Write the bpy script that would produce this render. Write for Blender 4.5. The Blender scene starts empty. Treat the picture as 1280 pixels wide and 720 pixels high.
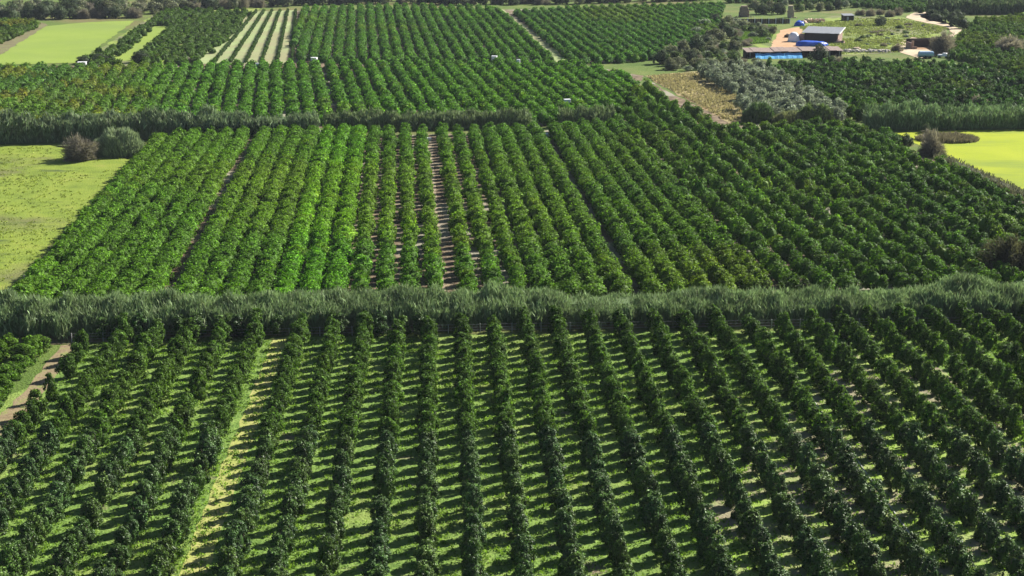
import bpy, bmesh, math, random
import numpy as np
from mathutils import Vector, Matrix

S = bpy.context.scene
COL = S.collection
R = math.radians

# ------------------------------------------------------------------ camera, sky, sun, exposure
F, CAM_H, HORIZON = 1900.0, 70.0, -158.0          # focal length and horizon row of the 1280 px photograph
TH = math.atan((360.0 - HORIZON) / F)
cam_d = bpy.data.cameras.new("camera")
cam_d.sensor_width = 36.0
cam_d.lens = F / 1280.0 * 36.0
cam_d.clip_start, cam_d.clip_end = 1.0, 30000.0
cam = bpy.data.objects.new("camera", cam_d)
COL.objects.link(cam)
cam.location = (0, 0, CAM_H)
cam.rotation_euler = (math.pi / 2 - TH, 0, 0)
S.camera = cam

SUN_EL, SUN_AZ = R(34.0), R(34.0)                  # azimuth from +X (right) towards +Y (away)
to_sun = Vector((math.cos(SUN_EL) * math.cos(SUN_AZ), math.cos(SUN_EL) * math.sin(SUN_AZ), math.sin(SUN_EL)))
world = bpy.data.worlds.new("World")
S.world = world
world.use_nodes = True
wn = world.node_tree.nodes
sky = wn.new("ShaderNodeTexSky")
sky.sky_type = 'NISHITA'
sky.sun_disc = False
sky.air_density = 0.65
sky.dust_density = 0.4
sky.sun_elevation = SUN_EL
sky.sun_rotation = math.pi / 2 - SUN_AZ
wn["Background"].inputs["Strength"].default_value = 0.05
world.node_tree.links.new(sky.outputs[0], wn["Background"].inputs["Color"])
sun_d = bpy.data.lights.new("sun", 'SUN')
sun_d.energy = 5.0
sun_d.angle = R(0.5)
sun_d.color = (1.0, 0.95, 0.86)
sun = bpy.data.objects.new("sun", sun_d)
COL.objects.link(sun)
sun.rotation_euler = (-to_sun).to_track_quat('-Z', 'Y').to_euler()
sun.location = (200, 200, 300)
S.view_settings.view_transform = 'Standard'
S.view_settings.look = 'None'
S.view_settings.exposure = 1.28
S.view_settings.gamma = 1.0
S.cycles.max_bounces = 6
S.cycles.diffuse_bounces = 2
S.cycles.transmission_bounces = 3
S.cycles.volume_bounces = 0

# ------------------------------------------------------------------ survey: where a sight line of the photograph meets the land
ST, CT = math.sin(TH), math.cos(TH)


def G(px, py, z=0.0):
    xc, yc = px - 640.0, py - 360.0
    dx, dy, dz = xc, F * CT - yc * ST, -F * ST - yc * CT
    t = (z - CAM_H) / dz
    return Vector((dx * t, dy * t, z))


def project(P):
    P = np.asarray(P, float)
    x, y, z = P[..., 0], P[..., 1], P[..., 2] - CAM_H
    zc = y * CT - z * ST
    yc = -(y * ST + z * CT)
    return np.stack([640 + F * x / zc, 360 + F * yc / zc, zc], -1)


def inside(poly, x, y):
    n, c = len(poly), np.zeros(np.shape(x), bool)
    j = n - 1
    for i in range(n):
        xi, yi = poly[i]
        xj, yj = poly[j]
        k = ((yi > y) != (yj > y)) & (x < (xj - xi) * (y - yi) / ((yj - yi) + 1e-12) + xi)
        c ^= k
        j = i
    return c


def vnoise(x, y, seed=0):
    """smooth value noise 0..1 on arrays"""
    xi, yi = np.floor(x).astype(np.int64), np.floor(y).astype(np.int64)
    fx, fy = x - xi, y - yi
    fx, fy = fx * fx * (3 - 2 * fx), fy * fy * (3 - 2 * fy)

    def h(a, b):
        n = (a * 374761393 + b * 668265263 + seed * 974711) & 0x7fffffff
        n = ((n ^ (n >> 13)) * 1274126177) & 0x7fffffff
        return ((n ^ (n >> 16)) & 0xffff) / 65535.0
    return (h(xi, yi) * (1 - fx) + h(xi + 1, yi) * fx) * (1 - fy) + (h(xi, yi + 1) * (1 - fx) + h(xi + 1, yi + 1) * fx) * fy


# ------------------------------------------------------------------ materials
def mat_new(name):
    m = bpy.data.materials.new(name)
    m.use_nodes = True
    nt = m.node_tree
    return m, nt, nt.nodes, nt.links, nt.nodes["Principled BSDF"]


def mat_leaf(name, rough=0.45, spec=0.4, trans=0.22, vary=0.25, through=(1.5, 1.65, 0.7)):
    m, nt, N, L, p = mat_new(name)
    at = N.new("ShaderNodeAttribute"); at.attribute_name = "Col"
    oi = N.new("ShaderNodeObjectInfo")
    mr = N.new("ShaderNodeMapRange"); mr.inputs[3].default_value = 1 - vary; mr.inputs[4].default_value = 1 + vary
    L.new(oi.outputs["Random"], mr.inputs[0])
    hs = N.new("ShaderNodeHueSaturation")
    L.new(mr.outputs[0], hs.inputs["Value"])
    L.new(at.outputs["Color"], hs.inputs["Color"])
    L.new(hs.outputs[0], p.inputs["Base Color"])
    p.inputs["Roughness"].default_value = rough
    p.inputs["Specular IOR Level"].default_value = spec
    tr = N.new("ShaderNodeBsdfTranslucent")
    tg = N.new("ShaderNodeMix"); tg.data_type = 'RGBA'; tg.blend_type = 'MULTIPLY'; tg.inputs["Factor"].default_value = 1.0
    L.new(hs.outputs[0], tg.inputs["A"]); tg.inputs["B"].default_value = (*through, 1)
    L.new(tg.outputs["Result"], tr.inputs["Color"])
    mx = N.new("ShaderNodeMixShader"); mx.inputs[0].default_value = trans
    L.new(p.outputs[0], mx.inputs[1]); L.new(tr.outputs[0], mx.inputs[2])
    L.new(mx.outputs[0], N["Material Output"].inputs[0])
    return m


def mat_ground(name, stops, scale, detail=8, patch=None, bump=0.0, rough=0.95):
    """stops: list of (pos, rgb) over a fractal noise in object space; patch=(rgb, scale, lo, hi) a second larger noise"""
    m, nt, N, L, p = mat_new(name)
    tc = N.new("ShaderNodeTexCoord")
    nz = N.new("ShaderNodeTexNoise"); nz.inputs["Scale"].default_value = scale; nz.inputs["Detail"].default_value = detail
    nz.inputs["Roughness"].default_value = 0.65
    L.new(tc.outputs["Object"], nz.inputs["Vector"])
    cr = N.new("ShaderNodeValToRGB")
    el = cr.color_ramp.elements
    el[0].position, el[0].color = stops[0][0], (*stops[0][1], 1)
    el[1].position, el[1].color = stops[-1][0], (*stops[-1][1], 1)
    for pos, c in stops[1:-1]:
        e = el.new(pos); e.color = (*c, 1)
    L.new(nz.outputs["Fac"], cr.inputs["Fac"])
    out = cr.outputs[0]
    for pt in (patch or []):
        rgb, sc, lo, hi = pt[:4]
        n2 = N.new("ShaderNodeTexNoise"); n2.inputs["Scale"].default_value = sc; n2.inputs["Detail"].default_value = 5
        n2.inputs["Roughness"].default_value = 0.6
        mp = N.new("ShaderNodeMapping"); mp.inputs["Location"].default_value = (sc * 977, sc * 351, 3)
        if len(pt) > 4:
            mp.inputs["Scale"].default_value = pt[4]
        L.new(tc.outputs["Object"], mp.inputs["Vector"]); L.new(mp.outputs[0], n2.inputs["Vector"])
        m2 = N.new("ShaderNodeMapRange"); m2.inputs[1].default_value = lo; m2.inputs[2].default_value = hi
        L.new(n2.outputs["Fac"], m2.inputs[0])
        mx = N.new("ShaderNodeMix"); mx.data_type = 'RGBA'
        L.new(m2.outputs[0], mx.inputs["Factor"]); L.new(out, mx.inputs["A"]); mx.inputs["B"].default_value = (*rgb, 1)
        out = mx.outputs["Result"]
    L.new(out, p.inputs["Base Color"])
    p.inputs["Roughness"].default_value = rough
    p.inputs["Specular IOR Level"].default_value = 0.15
    if bump:
        bp = N.new("ShaderNodeBump"); bp.inputs["Strength"].default_value = 1.0; bp.inputs["Distance"].default_value = bump
        n3 = N.new("ShaderNodeTexNoise"); n3.inputs["Scale"].default_value = 2.5; n3.inputs["Detail"].default_value = 6
        L.new(tc.outputs["Object"], n3.inputs["Vector"]); L.new(n3.outputs["Fac"], bp.inputs["Height"])
        L.new(bp.outputs[0], p.inputs["Normal"])
    return m


def mat_plain(name, rgb, rough=0.7, var=0.25, scale=1.5, spec=0.3, metal=0.0):
    m, nt, N, L, p = mat_new(name)
    tc = N.new("ShaderNodeTexCoord")
    nz = N.new("ShaderNodeTexNoise"); nz.inputs["Scale"].default_value = scale; nz.inputs["Detail"].default_value = 7
    L.new(tc.outputs["Object"], nz.inputs["Vector"])
    cr = N.new("ShaderNodeValToRGB")
    cr.color_ramp.elements[0].position = 0.3; cr.color_ramp.elements[1].position = 0.7
    cr.color_ramp.elements[0].color = (*[c * (1 - var) for c in rgb], 1)
    cr.color_ramp.elements[1].color = (*[min(1, c * (1 + var)) for c in rgb], 1)
    L.new(nz.outputs["Fac"], cr.inputs["Fac"]); L.new(cr.outputs[0], p.inputs["Base Color"])
    p.inputs["Roughness"].default_value = rough
    p.inputs["Specular IOR Level"].default_value = spec
    p.inputs["Metallic"].default_value = metal
    return m


M_CITRUS = mat_leaf("citrus_leaf", 0.5, 0.2, 0.15, 0.22, (1.6, 1.6, 0.6))
M_MASS = mat_leaf("orchard_leaf", 0.6, 0.10, 0.32, 0.0, (1.5, 1.55, 0.6))
M_REED = mat_leaf("reed_leaf", 0.6, 0.12, 0.22, 0.0, (1.45, 1.5, 1.15))
M_DULL = mat_leaf("dull_leaf", 0.7, 0.12, 0.35, 0.2, (1.3, 1.35, 0.95))
M_BARK = mat_plain("bark", (0.09, 0.07, 0.05), 0.9, 0.3, 6)

# ------------------------------------------------------------------ object helpers


def tag(o, label=None, cat=None, group=None, kind=None):
    if label: o["label"] = label
    if cat: o["category"] = cat
    if group: o["group"] = group
    if kind: o["kind"] = kind
    return o


def link(name, me, parent=None, loc=(0, 0, 0)):
    o = bpy.data.objects.new(name, me)
    COL.objects.link(o)
    o.location = loc
    if parent: o.parent = parent
    return o


def empty(name, loc, rz=0.0):
    o = bpy.data.objects.new(name, None)
    o.empty_display_size = 0.5
    COL.objects.link(o)
    o.location = loc
    o.rotation_euler = (0, 0, rz)
    return o


def bm_obj(name, bm, mat, parent=None, loc=(0, 0, 0), smooth=False):
    me = bpy.data.meshes.new(name)
    bm.to_mesh(me); bm.free()
    if mat: me.materials.append(mat)
    if smooth:
        for p in me.polygons: p.use_smooth = True
    return link(name, me, parent, loc)


def quads_mesh(name, V, C, mat):
    """V (n,4,3) quads, C (n,3) face colours"""
    V = np.ascontiguousarray(V, np.float32)
    n = len(V)
    me = bpy.data.meshes.new(name)
    me.vertices.add(n * 4); me.loops.add(n * 4); me.polygons.add(n)
    me.vertices.foreach_set("co", V.reshape(-1))
    me.loops.foreach_set("vertex_index", np.arange(n * 4, dtype=np.int32))
    me.polygons.foreach_set("loop_start", np.arange(0, n * 4, 4, dtype=np.int32))
    me.polygons.foreach_set("loop_total", np.full(n, 4, np.int32))
    at = me.attributes.new("Col", 'FLOAT_COLOR', 'FACE')
    c4 = np.ones((n, 4), np.float32); c4[:, :3] = C
    at.data.foreach_set("color", c4.reshape(-1))
    me.materials.append(mat)
    me.update()
    return me


def unit(a):
    return a / (np.linalg.norm(a, axis=-1, keepdims=True) + 1e-9)


def leaf_quads(P, Nn, ln, wd, rng):
    """rhombic leaves lying across normal Nn"""
    t = unit(np.cross(Nn, rng.normal(size=P.shape)))
    b = np.cross(Nn, t)
    ln = np.reshape(ln, (-1, 1)); wd = np.reshape(wd, (-1, 1))
    fold = Nn * ln * 0.12
    return np.stack([P - t * ln - fold, P + b * wd, P + t * ln - fold, P - b * wd], 1)


def box_sphere(k=3):
    """a unit ball of quads"""
    g = np.linspace(-1, 1, k + 1)
    out = []
    for ax in range(3):
        for s in (-1, 1):
            for i in range(k):
                for j in range(k):
                    q = []
                    for a, b in ((i, j), (i + 1, j), (i + 1, j + 1), (i, j + 1)):
                        v = np.zeros(3); v[ax] = s; v[(ax + 1) % 3] = g[a] * s; v[(ax + 2) % 3] = g[b]
                        q.append(v / np.linalg.norm(v))
                    out.append(q)
    return np.array(out)


BALL = box_sphere(3)
BALL2 = box_sphere(2)


def crown(rng, rad, z0, z1, clumps, leaves, leaf, shoots=0, core=0.7, ball=BALL, small=1.0):
    """(quads, tint) of a crown made of leaf clumps over an ellipsoid between z0 and z1"""
    hz, zc = (z1 - z0) / 2, (z1 + z0) / 2
    D = unit(rng.normal(size=(clumps, 3)))
    D[:, 2] = np.where(D[:, 2] < -0.75, -D[:, 2], D[:, 2])
    rr = rng.uniform(0.55, 0.95, (clumps, 1))
    C = D * rr * np.array([rad, rad, hz]) + np.array([0, 0, zc])
    rc = rng.uniform(0.28, 0.48, clumps) * rad * small
    if shoots:
        a = rng.uniform(0, 2 * math.pi, shoots); q = rng.uniform(0.05, 0.6, shoots) * rad
        C2 = np.stack([np.cos(a) * q, np.sin(a) * q, z1 - hz * 0.15 * rng.uniform(0, 2, shoots) + 0.1], 1)
        C = np.concatenate([C, C2]); rc = np.concatenate([rc, rng.uniform(0.13, 0.24, shoots) * rad])
    w = rc ** 2 / np.sum(rc ** 2)
    k = rng.choice(len(C), leaves, p=w)
    d = unit(rng.normal(size=(leaves, 3)))
    outw = unit((C[k] - np.array([0, 0, zc])) / np.array([rad, rad, hz]))
    flip = np.sum(d * outw, 1) < -0.25
    d[flip] *= -1
    P = C[k] + d * (rc[k] * rng.uniform(0.6, 1.25, leaves))[:, None] * np.array([1, 1, 1.0])
    P[:, 2] = np.where(P[:, 2] < 0.12, rng.uniform(0.1, 1.2, leaves), P[:, 2])
    Nn = unit(d * 0.8 + outw * 0.5 + rng.normal(size=d.shape) * 0.7 + np.array([0, 0, 0.25]))
    sc = rng.uniform(0.7, 1.3, leaves) * leaf
    V = leaf_quads(P, Nn, sc, sc * 0.55, rng)
    tint = np.exp(rng.normal(-0.05, 0.42, leaves)) * (0.85 + 0.35 * (k % 3 == 0))
    if core:
        bump = 1 + 0.12 * rng.normal(size=(len(ball), 1, 1))
        B = ball * np.array([rad, rad, hz]) * core + np.array([0, 0, zc])
        V = np.concatenate([V, B]); tint = np.concatenate([tint, np.full(len(B), 0.9)])
    return V, tint


def trunk_mesh(name, h, r, rng, limbs=4, spread=0.8, mat=None):
    bm = bmesh.new()

    def tube(a, b, ra, rb, n=6):
        a, b = Vector(a), Vector(b)
        z = (b - a).normalized(); x = z.orthogonal().normalized(); y = z.cross(x)
        r1 = [bm.verts.new(a + (x * math.cos(t) + y * math.sin(t)) * ra) for t in [2 * math.pi * i / n for i in range(n)]]
        r2 = [bm.verts.new(b + (x * math.cos(t) + y * math.sin(t)) * rb) for t in [2 * math.pi * i / n for i in range(n)]]
        for i in range(n):
            bm.faces.new((r1[i], r1[(i + 1) % n], r2[(i + 1) % n], r2[i]))
        bm.faces.new(r2)
    f = h * 0.4
    tube((0, 0, -0.1), (0.03, 0.02, f), r * 1.25, r)
    for i in range(limbs):
        a = 2 * math.pi * i / limbs + rng.uniform(-0.4, 0.4)
        m = Vector((math.cos(a) * spread * h * 0.22, math.sin(a) * spread * h * 0.22, h * 0.68))
        e = Vector((math.cos(a + .3) * spread * h * 0.36, math.sin(a + .3) * spread * h * 0.36, h))
        tube((0.03, 0.02, f - r * 0.4), m, r * 0.7, r * 0.45)
        tube(m, e, r * 0.45, r * 0.15)
    me = bpy.data.meshes.new(name)
    bm.to_mesh(me); bm.free()
    me.materials.append(mat or M_BARK)
    return me


def forest(variants, pos, scale, hscale, rgb, rng, jitter=True):
    """all quads and colours of many trees as two arrays"""
    n = len(pos)
    vi = rng.integers(0, len(variants), n)
    ang = rng.uniform(0, 2 * math.pi, n)
    Vs, Cs = [], []
    for k, (V, t) in enumerate(variants):
        s = np.where(vi == k)[0]
        if not len(s): continue
        c, sn = np.cos(ang[s])[:, None, None], np.sin(ang[s])[:, None, None]
        x, y, z = V[None, :, :, 0], V[None, :, :, 1], V[None, :, :, 2]
        sc = scale[s][:, None, None]
        X = (x * c - y * sn) * sc + pos[s, 0][:, None, None]
        Y = (x * sn + y * c) * sc + pos[s, 1][:, None, None]
        Z = z * hscale[s][:, None, None] + pos[s, 2][:, None, None]
        Vs.append(np.stack([X, Y, Z], -1).reshape(-1, 4, 3))
        Cs.append((rgb[s][:, None, :] * t[None, :, None]).reshape(-1, 3))
    return np.concatenate(Vs), np.concatenate(Cs)


# ------------------------------------------------------------------ land
def sheet(name, poly, z, mat, kind='structure', wob=0.7, step=4.0, lift=0.0):
    pts = [G(x, y, lift) for x, y in poly]
    out = []
    n = len(pts)
    rg = random.Random(hash_name(name) + n)
    for i in range(n):
        a, b = pts[i], pts[(i + 1) % n]
        k = max(1, min(60, int((b - a).length / step)))
        for j in range(k):
            p = a.lerp(b, j / k)
            if j: p = p + Vector((rg.uniform(-wob, wob), rg.uniform(-wob, wob), 0))
            out.append((p.x, p.y, z))
    bm = bmesh.new()
    f = bm.faces.new([bm.verts.new(p) for p in out])
    if f.normal.z < 0 or sum(out[i][0] * out[(i + 1) % len(out)][1] - out[(i + 1) % len(out)][0] * out[i][1] for i in range(len(out))) < 0:
        f.normal_flip()
    bmesh.ops.triangulate(bm, faces=bm.faces[:])
    o = bm_obj(name, bm, mat)
    tag(o, kind=kind)
    return o


def hash_name(s):
    return sum(ord(c) * (i + 1) for i, c in enumerate(s))


GRASS_DK, GRASS, GRASS_LT, GRASS_YE = (0.05, 0.10, 0.015), (0.10, 0.20, 0.025), (0.17, 0.30, 0.045), (0.26, 0.32, 0.05)
SOIL, SOIL_LT, SOIL_DK = (0.15, 0.11, 0.07), (0.28, 0.22, 0.14), (0.07, 0.05, 0.035)

m_land = mat_ground("land_grass", [(0.25, GRASS_DK), (0.5, (0.10, 0.15, 0.03)), (0.75, (0.17, 0.19, 0.05))], 0.05, patch=[((0.16, 0.13, 0.06), 0.02, 0.5, 0.7)], bump=0.3)
m_near = mat_ground("orchard_sward", [(0.28, (0.06, 0.105, 0.022)), (0.45, (0.11, 0.19, 0.035)), (0.6, (0.17, 0.26, 0.055)), (0.78, (0.23, 0.29, 0.09))], 0.55, 10,
                    patch=[((0.23, 0.27, 0.07), 0.05, 0.50, 0.72), ((0.19, 0.16, 0.10), 0.16, 0.63, 0.74)], bump=0.25)
m_near_soil = mat_ground("orchard_bare_soil", [(0.3, (0.19, 0.155, 0.105)), (0.5, (0.25, 0.23, 0.14)), (0.7, (0.20, 0.23, 0.09))], 0.4, 9,
                         patch=[((0.22, 0.32, 0.06), 0.14, 0.45, 0.60)], bump=0.2)
m_strip = mat_ground("mown_strip", [(0.3, (0.19, 0.25, 0.05)), (0.48, (0.30, 0.32, 0.09)), (0.7, (0.38, 0.34, 0.14))], 0.5, 8, bump=0.1)
m_track = mat_ground("dirt_track", [(0.3, (0.14, 0.105, 0.06)), (0.5, (0.23, 0.18, 0.105)), (0.64, (0.19, 0.21, 0.07))], 0.5, 9, bump=0.1)
m_soil = mat_ground("orchard_soil", [(0.3, SOIL_DK), (0.5, SOIL), (0.7, SOIL_LT)], 0.4, 8, patch=[((0.26, 0.24, 0.18), 0.06, 0.5, 0.6)], bump=0.15)
m_meadow = mat_ground("meadow_grass", [(0.28, (0.10, 0.14, 0.022)), (0.46, (0.165, 0.225, 0.030)), (0.6, (0.205, 0.255, 0.038)), (0.78, (0.25, 0.24, 0.065))], 0.12, 10,
                      patch=[((0.14, 0.15, 0.05), 0.035, 0.50, 0.62), ((0.07, 0.10, 0.025), 0.12, 0.56, 0.66, (0.5, 1.6, 1))], bump=0.25)
m_crop = mat_ground("young_crop", [(0.3, (0.18, 0.255, 0.038)), (0.7, (0.215, 0.285, 0.05))], 0.05, 4, patch=[((0.17, 0.235, 0.05), 0.012, 0.45, 0.65)], bump=0.1)
m_rape = mat_ground("yellow_green_crop", [(0.3, (0.24, 0.30, 0.010)), (0.7, (0.31, 0.35, 0.014))], 0.08, 6, patch=[((0.17, 0.23, 0.025), 0.03, 0.50, 0.68, (0.5, 1.8, 1))], bump=0.1)
m_dry = mat_ground("dry_grass", [(0.3, (0.19, 0.16, 0.075)), (0.5, (0.29, 0.24, 0.12)), (0.7, (0.27, 0.27, 0.12))], 0.12, 9, patch=[((0.25, 0.175, 0.09), 0.03, 0.5, 0.65), ((0.14, 0.16, 0.06), 0.05, 0.55, 0.65)], bump=0.2)
m_weeds = mat_ground("weedy_bank", [(0.3, (0.11, 0.11, 0.05)), (0.5, (0.17, 0.15, 0.08)), (0.7, (0.15, 0.18, 0.06))], 0.15, 9, bump=0.3)
m_farm = mat_ground("farm_pasture", [(0.3, (0.09, 0.12, 0.035)), (0.45, (0.17, 0.23, 0.045)), (0.55, (0.22, 0.29, 0.05)), (0.7, (0.19, 0.18, 0.09))], 0.045, 10, patch=[((0.15, 0.15, 0.08), 0.03, 0.46, 0.58), ((0.09, 0.12, 0.04), 0.07, 0.56, 0.66)], bump=0.2)
m_pale = mat_ground("pale_earth", [(0.3, (0.42, 0.33, 0.22)), (0.7, (0.55, 0.45, 0.32))], 0.15, 6, bump=0.1)
m_orange = mat_ground("orange_earth", [(0.3, (0.38, 0.22, 0.12)), (0.7, (0.48, 0.32, 0.19))], 0.15, 6, bump=0.1)
m_strips = mat_ground("tilled_strip", [(0.3, (0.25, 0.26, 0.14)), (0.5, (0.24, 0.30, 0.125)), (0.7, (0.32, 0.37, 0.18))], 0.06, 7, patch=[((0.25, 0.245, 0.13), 0.02, 0.48, 0.60)], bump=0.1)

bm = bmesh.new()
bmesh.ops.create_grid(bm, x_segments=8, y_segments=8, size=7000)
tag(bm_obj("ground", bm, m_land, loc=(0, 4000, 0)), kind='structure')

bm = bmesh.new()
bmesh.ops.create_cube(bm, size=1)
bmesh.ops.transform(bm, matrix=Matrix.Translation((0, 4000, 36.5)) @ Matrix.Diagonal((14400, 14400, 75, 1)), verts=bm.verts[:])
m_haze = bpy.data.materials.new("haze"); m_haze.use_nodes = True
hn = m_haze.node_tree.nodes; hn.clear()
ho = hn.new("ShaderNodeOutputMaterial"); hv = hn.new("ShaderNodeVolumePrincipled")
hv.inputs["Density"].default_value = 0.000045
hv.inputs["Color"].default_value = (0.80, 0.88, 1.0, 1)
m_haze.node_tree.links.new(hv.outputs[0], ho.inputs["Volume"])
tag(bm_obj("haze", bm, m_haze), kind='stuff')

# ------------------------------------------------------------------ tree kinds
rng = np.random.default_rng(7)
K_NEAR = [crown(rng, 1.12, -0.9, 3.3 + 0.25 * (i % 3), 36, 3800, 0.112, shoots=12, core=0.5, small=0.85) for i in range(12)]
K_NEARMASS = [crown(rng, 1.12, -0.9, 3.4, 32, 1500, 0.165, shoots=9, core=0.55) for i in range(6)]
K_MID = [crown(rng, 1.55, -0.3, 3.0, 26, 640, 0.20, shoots=7, core=0.8, ball=BALL, small=0.85) for i in range(6)]
K_FAR = [crown(rng, 1.7, -0.3, 3.0, 20, 260, 0.29, shoots=2, core=0.86, ball=BALL2, small=0.75) for i in range(6)]

VP_NEAR, VP_MID, VP_UP, VP_TOP = 546.0, 497.0, 342.0, 445.0


def row_dir(vpx):
    a = math.atan((vpx - 640.0) * CT / F)
    return np.array([math.sin(a), math.cos(a)]), np.array([math.cos(a), -math.sin(a)])


def rows(vpx, anchor, pitch, step, poly, rng, zc=1.9, gaps=(), jit=0.25, miss=0.02, reach=900):
    """grid of trees inside an outline of canopy, rows running to the vanishing point vpx, row line 0 through anchor; gaps: (offset index, extra metres)"""
    d, e = row_dir(vpx)
    a = np.array(G(*anchor)[:2])
    idx = np.arange(-140, 141)
    off = idx * pitch
    for g0, extra in gaps:
        off = off + np.where(idx >= g0, extra, 0) if g0 > 0 else off - np.where(idx < g0, extra, 0)
    s = np.arange(-reach, reach, step)
    O, Sg = np.meshgrid(off, s, indexing='ij')
    I = np.broadcast_to(idx[:, None], O.shape)
    Sg = Sg + (rng.uniform(0, step, len(idx)))[:, None] * 0.0
    X = a[0] + e[0] * O + d[0] * Sg
    Y = a[1] + e[1] * O + d[1] * Sg
    X = X + rng.normal(0, jit, X.shape); Y = Y + rng.normal(0, jit, X.shape)
    q = np.stack([X, Y, np.full(X.shape, zc)], -1)
    ok = Y > 60
    pr = project(np.where(ok[..., None], q, [0, 500, 0]))
    ok &= inside(poly, pr[..., 0], pr[..., 1]) & (rng.uniform(size=X.shape) > miss)
    return np.stack([X[ok], Y[ok], np.zeros(ok.sum())], -1), I[ok], pr[ok]


def plot_colour(pos, base, alt, yellow, rng, ysc=0.02, ythr=0.62, amt=0.5):
    n = len(pos)
    f = vnoise(pos[:, 0] * 0.03, pos[:, 1] * 0.03, 3)[:, None]
    c = np.array(base) * (1 - f) + np.array(alt) * f
    y = np.clip((vnoise(pos[:, 0] * ysc, pos[:, 1] * ysc, 9) - ythr) * 5, 0, 1)[:, None] * amt
    y = np.clip(y + (rng.uniform(size=(n, 1)) > 0.96) * 0.35, 0, 1)
    c = c * (1 - y) + np.array(yellow) * y
    c = c * np.array([1.06, 1.07, 0.9])
    return c * np.exp(rng.normal(0, 0.14, (n, 1)))


def mass(name, label, cat, variants, pos, rgb, rng, s=1.0, h=1.0, sv=0.14, mat=None, kind='stuff'):
    n = len(pos)
    sc = s * np.exp(rng.normal(0, sv, n)); hs = h * np.exp(rng.normal(0, sv * 0.8, n))
    V, C = forest(variants, pos, sc, hs, rgb, rng)
    o = link(name, quads_mesh(name, V, C, mat or M_MASS))
    tag(o, label, cat, kind=kind)
    print(name, n, "trees", len(V), "quads")
    return o


# ------------------------------------------------------------------ foreground orchard
NEAR_POLY = [(-160, 800), (-160, 710), (46, 505), (116, 412), (330, 402), (420, 398), (640, 398), (900, 396), (1290, 390), (1420, 390), (1420, 800)]
sheet("orchard_ground", [(-260, 860), (-260, 700), (90, 440), (400, 421), (640, 417), (1000, 413), (1500, 408), (1600, 860)], 0.02, m_near)
sheet("bare_soil_patch", [(900, 760), (880, 640), (960, 560), (1010, 490), (1060, 440), (1130, 440), (1300, 520), (1400, 700), (1350, 800)], 0.035, m_near_soil, wob=0.8)
sheet("mown_strip", [(341, 424), (360, 421), (325, 520), (291, 620), (251, 745), (214, 745), (262, 620), (304, 520)], 0.04, m_strip, wob=0.25, step=2)
sheet("dirt_track", [(76, 432), (95, 430), (63, 480), (20, 540), (-60, 640), (-122, 640), (-24, 545), (33, 488)], 0.045, m_track, wob=0.4, step=2)
sheet("hedge_lane", [(-40, 436), (90, 430), (200, 424), (400, 418), (640, 413), (1000, 408), (1330, 404), (1330, 398), (1000, 400), (640, 404), (400, 409), (90, 420), (-40, 424)], 0.06, m_track, wob=0.3)

NP, NI, NPR = rows(VP_NEAR, (534, 622), 5.02, 3.35, NEAR_POLY, rng, gaps=((-4, 1.9),), jit=0.13, miss=0.012, reach=500)
NS = np.exp(rng.normal(0, 0.10, len(NP))); NH = np.exp(rng.normal(0, 0.10, len(NP)))
young = rng.uniform(size=len(NP)) < 0.012; NS[young] *= 0.65; NH[young] *= 0.6
near_rgb = plot_colour(NP, (0.052, 0.104, 0.020), (0.060, 0.116, 0.020), (0.09, 0.15, 0.025), rng, ythr=0.75, amt=0.3)
foot, head = project(NP), project(NP + [0, 0, 4.0])
half = 1.5 * F / NPR[:, 2]
seen = (NPR[:, 0] > -half) & (NPR[:, 0] < 1280 + half) & (head[:, 1] < 720)
order = np.argsort(np.where(seen, NPR[:, 2], 1e9))
chosen = order[:300]
chosen = chosen[seen[chosen]]
crown_meshes = []
for i, (V, t) in enumerate(K_NEAR):
    base = np.array([(0.052, 0.104, 0.020), (0.060, 0.118, 0.020), (0.048, 0.102, 0.024), (0.070, 0.125, 0.020), (0.054, 0.108, 0.020)][i % 5])
    crown_meshes.append(quads_mesh("crown", V, base[None] * t[:, None], M_CITRUS))
trunk_meshes = [trunk_mesh("trunk", 2.6, 0.11, rng) for i in range(4)]
ORD = "nought first second third fourth fifth sixth seventh eighth ninth tenth eleventh twelfth thirteenth fourteenth fifteenth sixteenth seventeenth eighteenth nineteenth twentieth".split()


def ordinal(n):
    return ORD[n] if n <= 20 else f"{n}th"


rank = {}
for k in sorted(chosen, key=lambda j: NP[j, 1]):
    rank.setdefault(NI[k], []).append(k)
for ri, members in rank.items():
    for q, k in enumerate(members):
        t = empty("citrus_tree", NP[k], rng.uniform(0, 6.28))
        side = f"{ordinal(ri + 5)} row right of the mown strip" if ri >= -4 else f"{ordinal(-4 - ri)} row left of the mown strip"
        tag(t, f"citrus tree {ordinal(q + 1)} up from the bottom edge, {side}", "citrus tree", "citrus trees in the foreground orchard rows")
        t.scale = (NS[k], NS[k], NH[k])
        link("crown", crown_meshes[rng.integers(0, 12)], t)
        link("trunk", trunk_meshes[rng.integers(0, 4)], t)
rest = np.setdiff1d(np.arange(len(NP)), chosen)
V, C = forest(K_NEARMASS, NP[rest], NS[rest], NH[rest], near_rgb[rest], rng)
tag(link("citrus_trees", quads_mesh("citrus_trees", V, C, M_MASS)), "dark citrus trees filling the rest of the foreground rows up to the reed hedge", "citrus trees", kind='stuff')
print("near rows", len(NP), "single", len(chosen), "rest", len(rest))

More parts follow.
